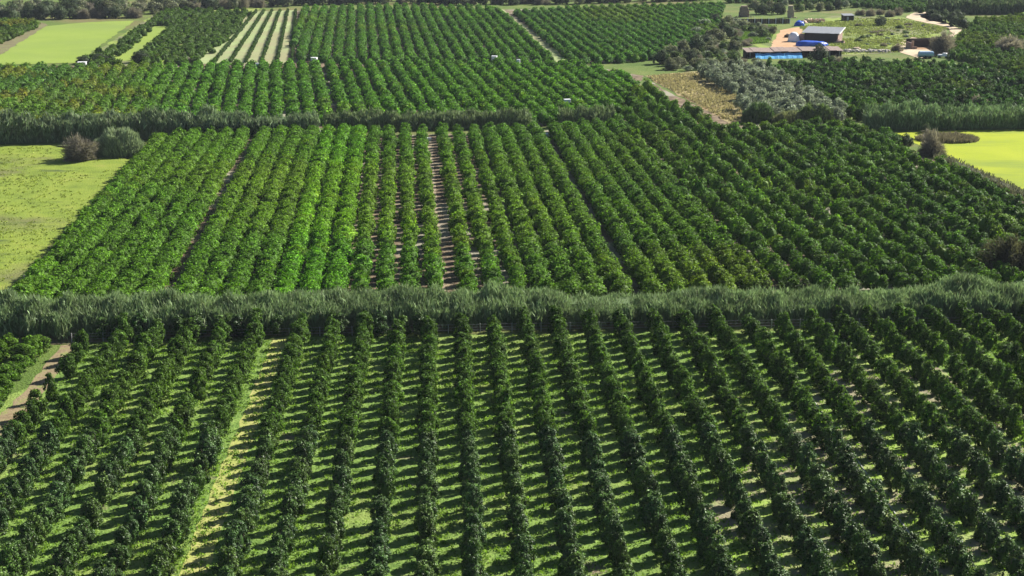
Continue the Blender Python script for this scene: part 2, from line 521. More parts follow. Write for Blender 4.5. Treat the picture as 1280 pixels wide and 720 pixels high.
# neighbours at the lower left and the shaded row along the lane
p, i_, _ = rows(VP_NEAR, (60, 470), 4.6, 3.2, [(-60, 600), (-60, 418), (70, 420), (68, 440), (30, 482), (-2, 518)], rng)
mass("bushy_orchard", "bright bushy citrus plot left of the dirt track", "orchard", K_NEARMASS, p, plot_colour(p, (0.065, 0.135, 0.018), (0.085, 0.155, 0.02), (0.12, 0.16, 0.02), rng), rng, 1.25, 0.8)
shade = [(128 + 24 * k, 424 - 0.5 * k) for k in range(10)] + [(428 + 24 * k, 419) for k in range(5)]
for k, (x, y) in enumerate(shade):
    t = empty("citrus_tree", G(x + rng.uniform(-4, 4), y))
    t.scale = (1.1, 1.1, 0.95 + 0.1 * rng.uniform())
    tag(t, f"{ordinal(k + 1)} tree from the left in the shaded line along the foot of the reed hedge", "citrus tree", "shaded trees along the reed hedge")
    link("crown", crown_meshes[k % 10], t); link("trunk", trunk_meshes[k % 4], t)


# ------------------------------------------------------------------ reed hedges
def reed_hedge(name, label, line, width, height, per_m, rng, rgb=(0.165, 0.235, 0.105), blade=(0.8, 0.085), hvar=0.27, tuft=2.2, cat="hedge", group=None, slope=0.7):
    """line: pixels of the FRONT foot; a dense stand of upright reeds behind it"""
    pts = [G(x, y) for x, y in line]
    seg = [(a, b, (b - a).length) for a, b in zip(pts, pts[1:])]
    tot = sum(s[2] for s in seg)
    n = int(tot * per_m)
    u = rng.uniform(0, tot, n)
    X, Y, NX, NY = np.zeros(n), np.zeros(n), np.zeros(n), np.zeros(n)
    acc = 0
    for a, b, l in seg:
        k = (u >= acc) & (u <= acc + l)
        f = (u[k] - acc) / l
        X[k] = a.x + (b.x - a.x) * f; Y[k] = a.y + (b.y - a.y) * f
        nx, ny = -(b.y - a.y) / l, (b.x - a.x) / l
        if ny < 0: nx, ny = -nx, -ny
        NX[k], NY[k] = nx, ny
        acc += l
    # half on top, the rest on faces
    kind = rng.uniform(size=n)
    w = rng.uniform(0, 1, n)
    hh = height * (1 + hvar * (vnoise(u / tuft, w * 3, 5) - 0.5) * 2 + 0.8 * hvar * (vnoise(u / (tuft * 5), w, 8) - 0.5) * 2)
    edge = np.where(kind < 0.24, np.abs(rng.normal(0, 0.12, n)), np.where(kind < 0.34, 1.0, w))
    edge = edge + rng.normal(0, 0.05, n)
    wob = (vnoise(u / 1.6, np.zeros(n), 4) - 0.5) * 1.5
    hz = np.where(kind < 0.34, hh * rng.uniform(0.05, 1.0, n) ** 0.7, hh - rng.uniform(0, 1.6, n))
    e_ = np.clip(edge, 0, 1)
    dome = np.where(e_ < 0.5, slope + (1 - slope) * (2 * e_) ** 0.75, 1 - 0.3 * np.clip(2 * e_ - 1, 0, 1) ** 2.5)
    hz = hz * dome
    off = edge * width + wob * (np.abs(edge - 0.5) > 0.4)
    P = np.stack([X + NX * off, Y + NY * off, hz], 1)
    up = unit(np.stack([rng.normal(0, 0.30, n), rng.normal(0, 0.30, n), np.ones(n)], 1))
    side = unit(np.cross(up, rng.normal(size=(n, 3))))
    ln = rng.uniform(0.6, 1.4, n)[:, None] * blade[0]; wd = rng.uniform(0.6, 1.4, n)[:, None] * blade[1]
    bend = unit(rng.normal(size=(n, 3))) * ln * 0.35; bend[:, 2] = -np.abs(bend[:, 2])
    V = np.stack([P - up * ln, P + side * wd, P + up * ln + bend, P - side * wd], 1)
    tone = np.exp(rng.normal(0, 0.25, n)) * (0.75 + 0.5 * vnoise(u / 2.3, w * 2, 2))
    pale = (rng.uniform(size=n) > 0.86)[:, None]
    C = np.array(rgb)[None] * tone[:, None]
    C = np.where(pale, C * 0.6 + np.array([0.20, 0.21, 0.13]) * 0.55, C)
    # solid heart of the stand
    H = []
    acc = 0
    for a, b, l in seg:
        k = max(1, int(l / 3))
        nx, ny = -(b.y - a.y) / l, (b.x - a.x) / l
        if ny < 0: nx, ny = -nx, -ny
        for j in range(k):
            A, B = a.lerp(b, j / k), a.lerp(b, (j + 1) / k)
            o0, o1 = 0.36 * width, 0.88 * width
            h1 = height * 0.62
            f0, f1 = Vector((A.x + nx * o0, A.y + ny * o0, 0)), Vector((B.x + nx * o0, B.y + ny * o0, 0))
            b0, b1 = Vector((A.x + nx * o1, A.y + ny * o1, 0)), Vector((B.x + nx * o1, B.y + ny * o1, 0))
            Z = Vector((0, 0, h1))
            H += [[f0, f1, f1 + Z, f0 + Z], [f0 + Z, f1 + Z, b1 + Z, b0 + Z], [b1, b0, b0 + Z, b1 + Z]]
            if (j == 0 and acc == 0): H.append([b0, f0, f0 + Z, b0 + Z])
            if j == k - 1 and acc + l >= tot - 0.01: H.append([f1, b1, b1 + Z, f1 + Z])
        acc += l
    H = np.array([[list(v) for v in q] for q in H])
    V = np.concatenate([V, H]); C = np.concatenate([C, np.tile(np.array(rgb) * 0.8, (len(H), 1))])
    o = link(name, quads_mesh(name, V, C, M_REED))
    tag(o, label, cat, group)
    print(name, round(tot), "m", len(V))
    return o


reed_hedge("reed_hedge", "tall grey-green reed hedge running right across the middle behind the foreground orchard", [(88, 423), (250, 419), (400, 415), (520, 411), (640, 409), (1000, 405), (1400, 400)], 8.0, 4.7, 520, rng, slope=0.62)
reed_hedge("reed_hedge", "thick end block of reeds at the left frame edge by the dirt track", [(-120, 430), (0, 428), (86, 426)], 8.0, 5.4, 520, rng, slope=0.62)
reed_hedge("reed_hedge", "dark reed hedge along the far side of the meadow and bright orchard rows", [(-60, 183), (0, 181), (100, 178), (190, 175), (330, 171), (400, 167)], 5.5, 6.8, 110, rng, (0.14, 0.195, 0.10), (1.0, 0.16))
reed_hedge("reed_hedge", "low pale reed hedge behind the middle orchard, ending at a gap", [(405, 165), (520, 163), (665, 161)], 4.0, 4.6, 110, rng, (0.14, 0.19, 0.085), (0.9, 0.15))
reed_hedge("reed_hedge", "short broken clump of reeds past the gap in the low hedge", [(700, 160), (770, 158)], 4.0, 4.6, 100, rng, (0.14, 0.19, 0.085), (0.9, 0.15))
reed_hedge("reed_hedge", "green reed belt behind the yellow field on the right", [(1085, 163), (1180, 163), (1400, 161)], 8.0, 5.6, 170, rng, (0.14, 0.215, 0.095), (0.8, 0.13), hvar=0.38)
reed_hedge("reed_hedge", "dark reed belt crossing the top right corner", [(1165, 19), (1400, 17)], 10, 7.0, 60, rng, (0.08, 0.12, 0.055), (1.3, 0.3))

# ------------------------------------------------------------------ middle orchard
MID_POLY = [(2, 372), (14, 350), (90, 275), (198, 172), (240, 164), (430, 161), (660, 158), (765, 152), (800, 104), (906, 158), (1050, 152), (1111, 168), (1142, 190), (1206, 218), (1285, 257), (1420, 336), (1420, 352), (640, 366), (400, 372), (90, 380)]
sheet("middle_orchard_ground", [(0, 378), (200, 176), (660, 165), (765, 156), (808, 100), (915, 156), (1055, 154), (1150, 192), (1290, 256), (1500, 360), (1500, 400), (640, 405), (90, 418), (-40, 425)], 0.025, m_soil)
MID_GAPS = ((1, 1.6), (-10, 1.7), (8, 1.5))
m_path = mat_ground("bare_path", [(0.3, (0.17, 0.13, 0.09)), (0.5, (0.27, 0.22, 0.15)), (0.7, (0.38, 0.32, 0.23))], 0.5, 8, bump=0.1)
sheet("dirt_path", [(214, 378), (328, 176), (333, 176), (226, 378)], 0.03, m_path, wob=0.2)
sheet("dirt_path", [(549, 380), (534, 173), (539, 173), (558, 380)], 0.03, m_path, wob=0.2)
K_LOOSE = [crown(rng, 1.6, -0.5, 3.3, 13, 640, 0.21, shoots=4, core=0.74, ball=BALL) for i in range(6)]


def right_side(pr):
    return pr[:, 0] > 497 + 0.87 * (pr[:, 1] + 158)


def mid_colour(p, ix, pr):
    t = np.clip(np.clip((pr[:, 0] - 560) / 420, 0, 1)[:, None] * (0.75 + 0.5 * vnoise(p[:, 0] * 0.02, p[:, 1] * 0.02, 12))[:, None], 0, 1)
    cA = plot_colour(p, (0.072, 0.165, 0.020), (0.092, 0.185, 0.018), (0.15, 0.21, 0.016), rng, ythr=0.72, amt=0.35)
    cB = plot_colour(p, (0.046, 0.105, 0.020), (0.076, 0.150, 0.018), (0.14, 0.19, 0.016), rng, ysc=0.03, ythr=0.66)
    bright = np.isin(ix, (-4, -5, -6))[:, None]
    return np.where(bright, cA * np.array([1.12, 1.25, 0.85]), cA * (1 - t) + cB * t)


def mass_join(name, label, cat, sets):
    Vs, Cs = [], []
    for variants, p, c, sc, sv in sets:
        n = len(p)
        V, C = forest(variants, p, sc * np.exp(rng.normal(0, sv, n)), np.exp(rng.normal(0, sv * 0.8, n)), c, rng)
        Vs.append(V); Cs.append(C)
        print(name, n, len(V))
    tag(link(name, quads_mesh(name, np.concatenate(Vs), np.concatenate(Cs), M_MASS)), label, cat, kind='stuff')


p, ix, pr = rows(VP_MID, (544, 372), 4.25, 2.0, MID_POLY, rng, gaps=MID_GAPS, jit=0.22, miss=0.015)
k = ~right_side(pr) & ~(np.isin(ix, (-3, -2, -1, 0, 1, 2, 3)) & (np.arange(len(ix)) % 2 == 0))
A = (K_MID, p[k], mid_colour(p, ix, pr)[k], np.where((ix[k] >= -3) & (ix[k] <= 3), 1.05, 1.2), 0.11)
p, ix, pr = rows(VP_MID, (920, 372), 4.95, 3.5, MID_POLY, rng, jit=0.28, miss=0.025)
k = right_side(pr)
mass_join("citrus_orchard", "bright green citrus orchard of long rows between the two reed hedges", "orchard", [A, (K_LOOSE, p[k], mid_colour(p, ix + 99, pr)[k], 1.1, 0.15)])

# ------------------------------------------------------------------ upper orchard
UP_POLY = [(-20, 152), (-20, 82), (120, 82), (300, 78), (520, 77), (715, 77), (797, 95), (766, 148), (665, 150), (430, 148), (230, 148)]
sheet("upper_orchard_ground", [(-60, 172), (-60, 84), (300, 80), (715, 79), (806, 95), (768, 158), (660, 158), (400, 160)], 0.05, m_soil)
p, ix, pr = rows(VP_UP, (395, 90), 4.75, 2.7, UP_POLY, rng, gaps=((1, 0.9),), jit=0.3)
c = plot_colour(p, (0.066, 0.165, 0.020), (0.080, 0.180, 0.018), (0.15, 0.20, 0.018), rng, ythr=0.74, amt=0.4)
c2 = plot_colour(p, (0.06, 0.135, 0.025), (0.09, 0.16, 0.022), (0.18, 0.18, 0.025), rng, ysc=0.09, ythr=0.5, amt=0.6)
lf = np.clip((230 - pr[:, 0]) / 120, 0, 1)[:, None]
mass("citrus_orchard", "second orchard beyond the far reed hedge, yellowing at its left end", "orchard", K_FAR, p, c * (1 - lf) + c2 * lf, rng, 1.1, 1.0, 0.14)

# ------------------------------------------------------------------ top plots
sheet("top_orchard_ground", [(240, 80), (308, 14), (640, 12), (900, 7), (890, 32), (850, 74), (720, 80)], 0.05, m_soil)
p, ix, pr = rows(VP_TOP, (362, 72), 4.75, 2.8, [(364, 72), (374, 9), (500, 6), (620, 9), (697, 74), (500, 75)], rng, jit=0.4)
mass("citrus_orchard", "far orchard of straight rows right of the pale tilled strips", "orchard", K_FAR, p, plot_colour(p, (0.062, 0.150, 0.026), (0.074, 0.165, 0.024), (0.13, 0.17, 0.025), rng, ythr=0.7), rng, 1.0, 1.0, 0.12)
p, ix, pr = rows(VP_TOP, (712, 76), 4.75, 2.8, [(637, 13), (720, 8), (820, 6), (905, 3), (895, 35), (850, 68), (760, 74), (720, 76)], rng, jit=0.4)
mass("citrus_orchard", "far orchard right of the narrow pale lane, under the top wood", "orchard", K_FAR, p, plot_colour(p, (0.058, 0.145, 0.032), (0.070, 0.160, 0.028), (0.12, 0.16, 0.025), rng, ythr=0.75), rng, 0.92, 0.95, 0.12)
sheet("pale_lane", [(614, 12), (629, 12), (719, 78), (689, 78)], 0.09, m_strips, wob=0.5)
p, ix, pr = rows(VP_TOP, (290, 78), 4.6, 3.8, [(98, 78), (196, 18), (214, 10), (318, 12), (250, 76)], rng, jit=0.7, miss=0.06)
k = ~inside([(134, 76), (196, 28), (214, 30), (165, 76)], pr[:, 0], pr[:, 1])
p = p[k]
sheet("left_plot_ground", [(92, 82), (196, 16), (325, 10), (250, 82)], 0.08, m_farm)
sheet("grass_strip", [(134, 77), (199, 27), (215, 29), (168, 76)], 0.11, m_crop)
mass("citrus_orchard", "uneven orchard patch beside the bright green field, split by a grass strip", "orchard", K_FAR, p, plot_colour(p, (0.055, 0.105, 0.022), (0.065, 0.12, 0.022), (0.12, 0.15, 0.03), rng, ythr=0.6), rng, 1.0, 0.9, 0.15)
sheet("tilled_strips", [(243, 80), (303, 15), (369, 13), (358, 80)], 0.11, m_strips)
hp = []
for k in range(6):
    a, b = G(268 + 19.5 * k, 79), G(321 + 10.2 * k - 0.5 * k, 14)
    n = int((b - a).length / 1.1)
    for j in range(n):
        q = a.lerp(b, j / n); hp.append((q.x + rng.normal(0, .15), q.y, 0))
p = np.array(hp)
K_TINY = [crown(rng, 0.9, 0.1, 1.9, 5, 34, 0.42, core=0.75, ball=BALL2) for i in range(4)]
hb = np.tile(np.array([[0.045, 0.085, 0.022]]), (len(p), 1))
mass("vine_rows", "six thin dark hedgerows across the pale tilled strips", "vines", K_TINY, p, hb, rng, 0.68, 0.8)

# ------------------------------------------------------------------ fields
sheet("crop_field", [(-30, 82), (2, 68), (58, 33), (110, 28), (168, 26), (95, 79)], 0.12, m_crop)
sheet("meadow_field", [(-120, 400), (-60, 181), (60, 181), (140, 196), (165, 200), (180, 192), (0, 372)], 0.03, m_meadow)
sheet("yellow_field", [(1118, 166), (1200, 163), (1420, 162), (1420, 300), (1290, 243), (1205, 205), (1150, 182)], 0.04, m_rape)
sheet("dry_field", [(806, 95), (880, 88), (930, 110), (960, 150), (912, 155), (860, 126)], 0.06, m_dry)
sheet("olive_ground", [(880, 88), (960, 84), (1060, 152), (955, 152), (930, 110)], 0.055, m_dry)
sheet("pasture", [(985, 36), (1040, 20), (1130, 22), (1185, 36), (1175, 52), (1120, 66), (1050, 70), (960, 68), (940, 55)], 0.06, m_farm)
sheet("farm_yard", [(962, 60), (975, 38), (1000, 34), (1012, 60)], 0.10, m_orange)
sheet("farm_track", [(1126, 66), (1120, 55), (1140, 47), (1172, 50), (1192, 42), (1180, 33), (1145, 26), (1132, 22), (1142, 16), (1162, 15), (1150, 20), (1158, 25), (1188, 31), (1203, 38), (1188, 48), (1175, 56), (1170, 70), (1150, 74)], 0.12, m_pale, wob=0.5)
sheet("weedy_slope", [(-30, 60), (0, 52), (52, 28), (60, 32), (2, 68), (-30, 82)], 0.1, m_weeds)

p, ix, pr = rows(520, (1100, 100), 4.8, 3.8, [(958, 82), (1000, 80), (1088, 78), (1180, 80), (1300, 98), (1400, 110), (1400, 138), (1290, 134), (1085, 148), (1058, 140), (1000, 104)], rng, jit=0.5)
mass("citrus_orchard", "dark dense orchard between the farm sheds and the green reed belt", "orchard", K_LOOSE, p, np.exp(rng.normal(0, .3, (len(p), 1))) * plot_colour(p, (0.036, 0.085, 0.024), (0.055, 0.115, 0.022), (0.11, 0.14, 0.02), rng, ysc=0.04, ythr=0.72), rng, 1.1, 1.1, 0.16)
p, ix, pr = rows(480, (1240, 60), 4.8, 3.8, [(1186, 70), (1200, 44), (1225, 24), (1300, 20), (1450, 22), (1450, 100), (1290, 92)], rng, jit=0.5)
mass("citrus_orchard", "sunlit orchard at the right edge beyond the pale farm track", "orchard", K_LOOSE, p, plot_colour(p, (0.055, 0.115, 0.022), (0.075, 0.14, 0.02), (0.12, 0.16, 0.02), rng, ythr=0.6), rng, 1.05, 1.0, 0.15)
p, ix, pr = rows(480, (1240, 5), 4.8, 4.2, [(910, 0), (1030, 2), (1150, 12), (1180, 8), (1400, 5), (1400, -12), (900, -12)], rng, jit=0.5)
mass("citrus_orchard", "farthest orchard along the top edge behind the farm", "orchard", K_FAR, p, plot_colour(p, (0.05, 0.105, 0.03), (0.06, 0.12, 0.03), (0.1, 0.13, 0.03), rng), rng, 1.05, 1.0, 0.15)
p, ix, pr = rows(480, (20, 40), 4.8, 4.0, [(-60, 56), (-60, 22), (36, 24), (50, 28), (0, 52)], rng, jit=0.6)
mass("citrus_orchard", "small yellowing orchard corner above the bright green field", "orchard", K_FAR, p, plot_colour(p, (0.06, 0.11, 0.02), (0.08, 0.13, 0.02), (0.2, 0.18, 0.03), rng, ysc=0.06, ythr=0.5), rng, 1.0, 1.0, 0.15)

# ------------------------------------------------------------------ single trees and shrubs
def kind_meshes(n, rad, z0, z1, clumps, leaves, leaf, rgb, mat, rng, core=0.68, trunk=None):
    out = []
    for i in range(n):
        V, t = crown(rng, rad, z0, z1, clumps, leaves, leaf, core=core)
        out.append((quads_mesh("crown", V, np.array(rgb)[None] * t[:, None], mat), trunk_mesh("trunk", z1 * 0.75, trunk or rad * 0.08, rng)))
    return out


K_OLIVE = kind_meshes(5, 2.2, 0.0, 4.2, 16, 700, 0.27, (0.20, 0.235, 0.17), M_DULL, rng)
K_ROUND = kind_meshes(5, 3.6, -0.8, 7.3, 18, 1200, 0.40, (0.065, 0.092, 0.045), M_DULL, rng)
K_GREY = kind_meshes(5, 3.6, -0.8, 6.3, 18, 1200, 0.40, (0.15, 0.165, 0.095), M_DULL, rng)
K_GREEN = kind_meshes(4, 3.0, -0.6, 5.0, 16, 900, 0.36, (0.075, 0.115, 0.035), M_DULL, rng)
def twig_meshes(n, rad, h, twigs, rgb, rng):
    """a leafless crown: fine twigs fanning up and out from limbs"""
    out = []
    for i in range(n):
        d = unit(rng.normal(size=(twigs, 3)) + np.array([0, 0, .5])); d[:, 2] = np.abs(d[:, 2])
        r = rng.uniform(0.15, 1.0, (twigs, 1)) ** 0.6
        lobes = 1 + 0.5 * (vnoise(d[:, 0] * 2.5 + 9, d[:, 1] * 2.5 + d[:, 2] * 2 + 9, 20 + i)[:, None] - .5) * 2
        P = d * r * lobes * np.array([rad, rad, h]) + np.array([0, 0, 0.15])
        t = unit(d + rng.normal(0, .45, (twigs, 3)))
        sd = unit(np.cross(t, rng.normal(size=(twigs, 3))))
        ln, wd = rng.uniform(.35, .9, (twigs, 1)), rng.uniform(.03, .075, (twigs, 1))
        V = np.stack([P - t * ln, P + sd * wd, P + t * ln, P - sd * wd], 1)
        C = np.array(rgb)[None] * np.exp(rng.normal(0, .25, (twigs, 1)))
        out.append((quads_mesh("crown", V, C, M_DULL), trunk_mesh("trunk", h * 0.8, rad * .06, rng, limbs=6, spread=1.2)))
    return out


K_BROWN = twig_meshes(3, 3.0, 4.4, 5200, (0.20, 0.18, 0.15), rng)

K_DARKTWIG = twig_meshes(1, 3.0, 4.4, 6000, (0.085, 0.085, 0.045), rng)


def plant(name, kinds, px, py, s, h, label, cat, group=None):
    t = empty(name, G(px, py), rng.uniform(0, 6.28))
    t.scale = (s, s, h)
    tag(t, label, cat, group)
    cm, tm = kinds[rng.integers(0, len(kinds))]
    link("crown", cm, t); link("trunk", tm, t)
    return t


p, ix, pr = rows(470, (960, 120), 5.4, 5.0, [(868, 90), (905, 84), (950, 86), (985, 100), (1052, 140), (1050, 150), (985, 146), (940, 148), (915, 118)], rng, zc=1.5, jit=0.7, miss=0.05)
for q in p:
    a = project(q)
    plant("olive_tree", K_OLIVE, a[0], a[1], rng.uniform(.85, 1.2), rng.uniform(.85, 1.2), "grey-green olive tree in the dense grove beside the dry orange field", "olive tree", "olive trees in the grove by the dry field")
print("olives", len(p))

# wood along the top edge
wood = []
for k in range(72):
    x = -20 + 13.0 * k + rng.uniform(-6, 6)
    wood.append((x, None))
TOPLINE = [(-40, 30), (30, 26), (60, 24), (170, 22), (200, 16), (310, 10), (420, 5), (640, 6), (760, 4), (900, 0), (1000, -4)]
tx, ty = zip(*TOPLINE)
trees = []
for x, _ in wood:
    for lvl in range(3):
        xx = x + lvl * 4.5
        y = np.interp(xx, tx, ty) - 0.2 - lvl * rng.uniform(3.5, 5.5) + rng.uniform(-1.2, 0.8)
        if xx > 900: continue
        kind = rng.choice(3, p=(0.42, 0.38, 0.2))
        trees.append((xx, y, kind))
trees.sort()
for n, (x, y, kind) in enumerate(trees):
    kd, lk, nm = [(K_ROUND, "dark rounded", "round_tree"), (K_GREY, "pale grey-green", "willow_tree"), (K_BROWN, "brownish thin", "bare_tree")][kind]
    ref = "bright green field" if x < 190 else "tilled strips" if x < 375 else "far orchard" if x < 620 else "lane-side orchard"
    plant(nm, kd, x, y, rng.uniform(.85, 1.4), rng.uniform(.7, 1.2), f"{lk} tree, {n + 1} from the left in the wood behind the {ref}", "tree", "trees of the wood along the top edge")

singles = [
    ("bare_bush", K_BROWN, 100, 200, 1.35, 1.3, "round bare grey-brown bush on the meadow beside a reed clump", "bush"),
    ("bare_bush", K_BROWN, 1164, 194, 1.1, 1.25, "brown bush at the near tip of the yellow field", "bush"),
    ("bare_tree", K_DARKTWIG, 1264, 345, 1.5, 1.5, "large dark olive-brown twiggy tree at the right edge above the reed hedge", "tree"),
    ("bare_tree", K_BROWN, 1178, 68, 1.5, 1.9, "tall grey-brown bare tree right of the ruined hut", "tree"),
    ("bare_tree", K_BROWN, 1262, 68, 1.9, 1.5, "broad brown bare tree in the sunlit orchard at the right edge", "tree"),
    ("bare_bush", K_BROWN, 1222, 137, 0.8, 0.9, "small rusty bush behind the green reed belt", "bush"),
    ("bare_bush", K_BROWN, 1046, 84, 0.8, 0.8, "small rusty red bush below the low shed", "bush"),
    ("dark_bush", K_ROUND, 1132, 182, 0.5, 0.45, "small dark bush at the yellow field corner", "bush"),
    ("dark_bush", K_ROUND, 1157, 166, 0.35, 0.35, "tiny dark bush on the yellow field's far edge", "bush"),
    ("dark_tree", K_ROUND, 1023, 79, 0.95, 0.85, "dark round tree hiding the right end of the low shed", "tree"),
    ("dark_tree", K_GREEN, 1045, 82, 1.0, 0.8, "green tree in front of the low shed's right corner", "tree"),
    ("dark_bush", K_ROUND, 210, 31, 0.6, 0.5, "dark bush at the top of the grass strip", "bush"),
    ("dark_bush", K_ROUND, 105, 80, 0.8, 0.4, "dark bush at the near corner of the bright green field", "bush"),
    ("dark_bush", K_ROUND, 125, 79, 0.9, 0.45, "low dark bush just right of the green field's near corner", "bush"),
    ("dark_bush", K_ROUND, 175, 78, 0.9, 0.6, "dark bush at the near end of the grass strip", "bush"),
    ("dark_bush", K_BROWN, 236, 80, 0.9, 0.5, "brown bush beside the pale tilled strips' near corner", "bush"),
    ("dark_bush", K_ROUND, 1100, 32, 0.8, 0.6, "round dark bush alone on the farm pasture", "bush"),
    ("dark_bush", K_BROWN, 1121, 64, 0.7, 0.6, "dark brown bush left of the ruined hut", "bush"),
]
for nm, kd, x, y, s, h, lb, ct in singles:
    plant(nm, kd, x, y, s, h, lb, ct)
farm_trees = [(880, 34), (893, 30), (905, 38), (872, 44), (912, 48), (897, 52), (884, 58), (905, 63), (918, 66), (870, 66), (852, 72), (838, 74), (862, 80), (885, 76), (900, 80), (918, 80), (842, 82), (825, 80), (943, 12), (952, 18), (962, 15), (972, 18), (1000, 14), (1012, 12), (1024, 14), (1036, 13), (1046, 12), (980, 8), (1056, 10), (912, 34), (940, 40), (952, 46)]
farm_trees.sort()
for n, (x, y) in enumerate(farm_trees):
    kd, lk = [(K_GREY, "pale"), (K_OLIVE, "silvery"), (K_GREEN, "green"), (K_ROUND, "dark")][rng.integers(0, 4)]
    plant("farm_tree", kd, x, y, rng.uniform(.7, 1.1) * (1.4 if kd is K_OLIVE else 1), rng.uniform(.65, 1.0), f"{lk} tree, {n + 1} from the left among those around the farm sheds", "tree", "trees and shrubs around the farm")
scrub = []
while len(scrub) < 110:
    x, y = rng.uniform(818, 1000), rng.uniform(20, 92)
    if inside([(905, 22), (930, 30), (985, 34), (968, 42), (958, 56), (930, 60), (930, 76), (955, 82), (985, 92), (960, 92), (905, 84), (868, 90), (800, 88), (860, 70), (890, 40)], np.array([x]), np.array([y]))[0]:
        scrub.append((x, y))
for x, y in scrub:
    kd = (K_OLIVE, K_GREY, K_GREEN, K_OLIVE, K_BROWN)[rng.integers(0, 5)]
    plant("shrub", kd, x, y, rng.uniform(.5, .95), rng.uniform(.3, .65), "scrubby shrub in the thicket left of the farm sheds", "shrub", "thicket of shrubs left of the farm")
pas = []
while len(pas) < 28:
    x, y = rng.uniform(960, 1185), rng.uniform(20, 70)
    if inside([(1065, 28), (1130, 24), (1180, 38), (1125, 50), (1118, 64), (1060, 66), (1062, 50)], np.array([x]), np.array([y]))[0]:
        pas.append((x, y))
for x, y in pas:
    plant("low_shrub", (K_OLIVE, K_BROWN, K_GREEN)[rng.integers(0, 3)], x, y, rng.uniform(.35, .7), rng.uniform(.12, .32), "low scrubby bush dotted over the farm pasture", "shrub", "low scrub on the farm pasture")
track_trees = [(1165, 22), (1172, 26), (1180, 24), (1188, 29), (1195, 33), (1203, 36), (1198, 22), (1075, 19), (1088, 20), (1100, 18), (1112, 21), (1122, 19)]
track_trees.sort()
for n, (x, y) in enumerate(track_trees):
    plant("track_tree", K_ROUND if x > 1130 else K_BROWN, x, y, 0.8, rng.uniform(.5, .8), f"shrub {n + 1} from the left along the curving farm track" if x > 1130 else f"brownish shrub {n + 1} from the left along the pasture's far edge", "shrub", "shrubs by the farm track")


# reed clumps: round stands of blades
def reed_clump(name, label, px, py, rx, ry, h, n, rng, rgb=(0.23, 0.29, 0.16)):
    c = G(px, py)
    a = rng.uniform(0, 2 * math.pi, n); r = np.sqrt(rng.uniform(0, 1, n))
    hh = h * np.sqrt(np.clip(1 - r ** 2.4, 0.03, 1)) * rng.uniform(0.75, 1.08, n) * (0.72 + 0.5 * vnoise(np.cos(a) * r * 3 + 20, np.sin(a) * r * 3 + 20, 31))
    P = np.stack([c.x + np.cos(a) * r * rx, c.y + np.sin(a) * r * ry, hh * np.where(rng.uniform(size=n) < .35, rng.uniform(.1, 1, n), 1)], 1)
    up = unit(np.stack([np.cos(a) * r * 0.5, np.sin(a) * r * 0.5, np.ones(n)], 1) + rng.normal(0, .2, (n, 3)))
    sd = unit(np.cross(up, rng.normal(size=(n, 3))))
    ln, wd = rng.uniform(.6, 1.3, (n, 1)) * 0.85, rng.uniform(.6, 1.3, (n, 1)) * 0.13
    V = np.stack([P - up * ln, P + sd * wd, P + up * ln, P - sd * wd], 1)
    C = np.array(rgb)[None] * np.exp(rng.normal(0, .25, (n, 1)))
    B = BALL * np.array([rx * .8, ry * .8, h * .6]) + np.array([c.x, c.y, 0])
    V = np.concatenate([V, B]); C = np.concatenate([C, np.tile(np.array(rgb) * .8, (len(B), 1))])
    o = link(name, quads_mesh(name, V, C, M_REED))
    tag(o, label, "reeds")


reed_clump("reed_clump", "rounded pale reed clump on the meadow right of the bare bush", 150, 194, 6.8, 4.5, 6.0, 5000, rng)
reed_clump("reed_clump", "dark green reed clump at the near edge of the dry field", 948, 153, 5, 3, 5.0, 2200, rng, (0.085, 0.14, 0.05))
reed_clump("reed_clump", "light green reed clump at the near corner of the olive grove", 1018, 153, 7, 3, 4.6, 2600, rng, (0.13, 0.19, 0.06))
reed_clump("reed_clump", "low pale weed clump between the two reed clumps by the olive grove", 985, 154, 5, 3, 2.8, 1500, rng, (0.18, 0.20, 0.09))
reed_clump("weed_patch", "flat grey-brown weed patch lying on the yellow field", 1184, 175, 8.5, 6, 1.2, 3000, rng, (0.17, 0.15, 0.10))
o = reed_hedge("weed_verge", "grey-brown dry weeds along the near edge of the yellow field", [(1148, 191), (1165, 197), (1215, 219), (1300, 260), (1420, 315)], 3.4, 0.9, 60, rng, (0.125, 0.13, 0.075), (0.5, 0.12), hvar=0.6, cat="weeds")
o["kind"] = "stuff"

def tufts(name, label, poly, n, size, high, rgb, mat, thr=0.45, nsc=0.08, seed=1, blades=5):
    q = np.array([G(*a)[:2] for a in poly])
    X = rng.uniform(q[:, 0].min(), q[:, 0].max(), n * 6); Y = rng.uniform(q[:, 1].min(), q[:, 1].max(), n * 6)
    ok = inside([tuple(v) for v in q], X, Y) & (vnoise(X * nsc + 500, Y * nsc + 500, seed) + 0.8 * rng.uniform(size=len(X)) > thr + .4)
    X, Y = X[ok][:n], Y[ok][:n]
    m = len(X)
    X, Y = np.repeat(X, blades), np.repeat(Y, blades)
    X = X + rng.normal(0, size * .6, m * blades); Y = Y + rng.normal(0, size * .6, m * blades)
    hgt = rng.uniform(.4, 1.2, m * blades) * high
    P = np.stack([X, Y, hgt * .5 + .05], 1)
    up = unit(rng.normal(0, .6, (len(P), 3)) + np.array([0, 0, 1]))
    sd = unit(np.cross(up, rng.normal(size=P.shape)))
    V = np.stack([P - up * hgt[:, None] * .55, P + sd * size * .35, P + up * hgt[:, None] * .55, P - sd * size * .35], 1)
    C = np.array(rgb)[None] * np.exp(rng.normal(0, .3, (len(P), 1)))
    tag(link(name, quads_mesh(name, V, C, mat)), label, "weeds", kind='stuff')


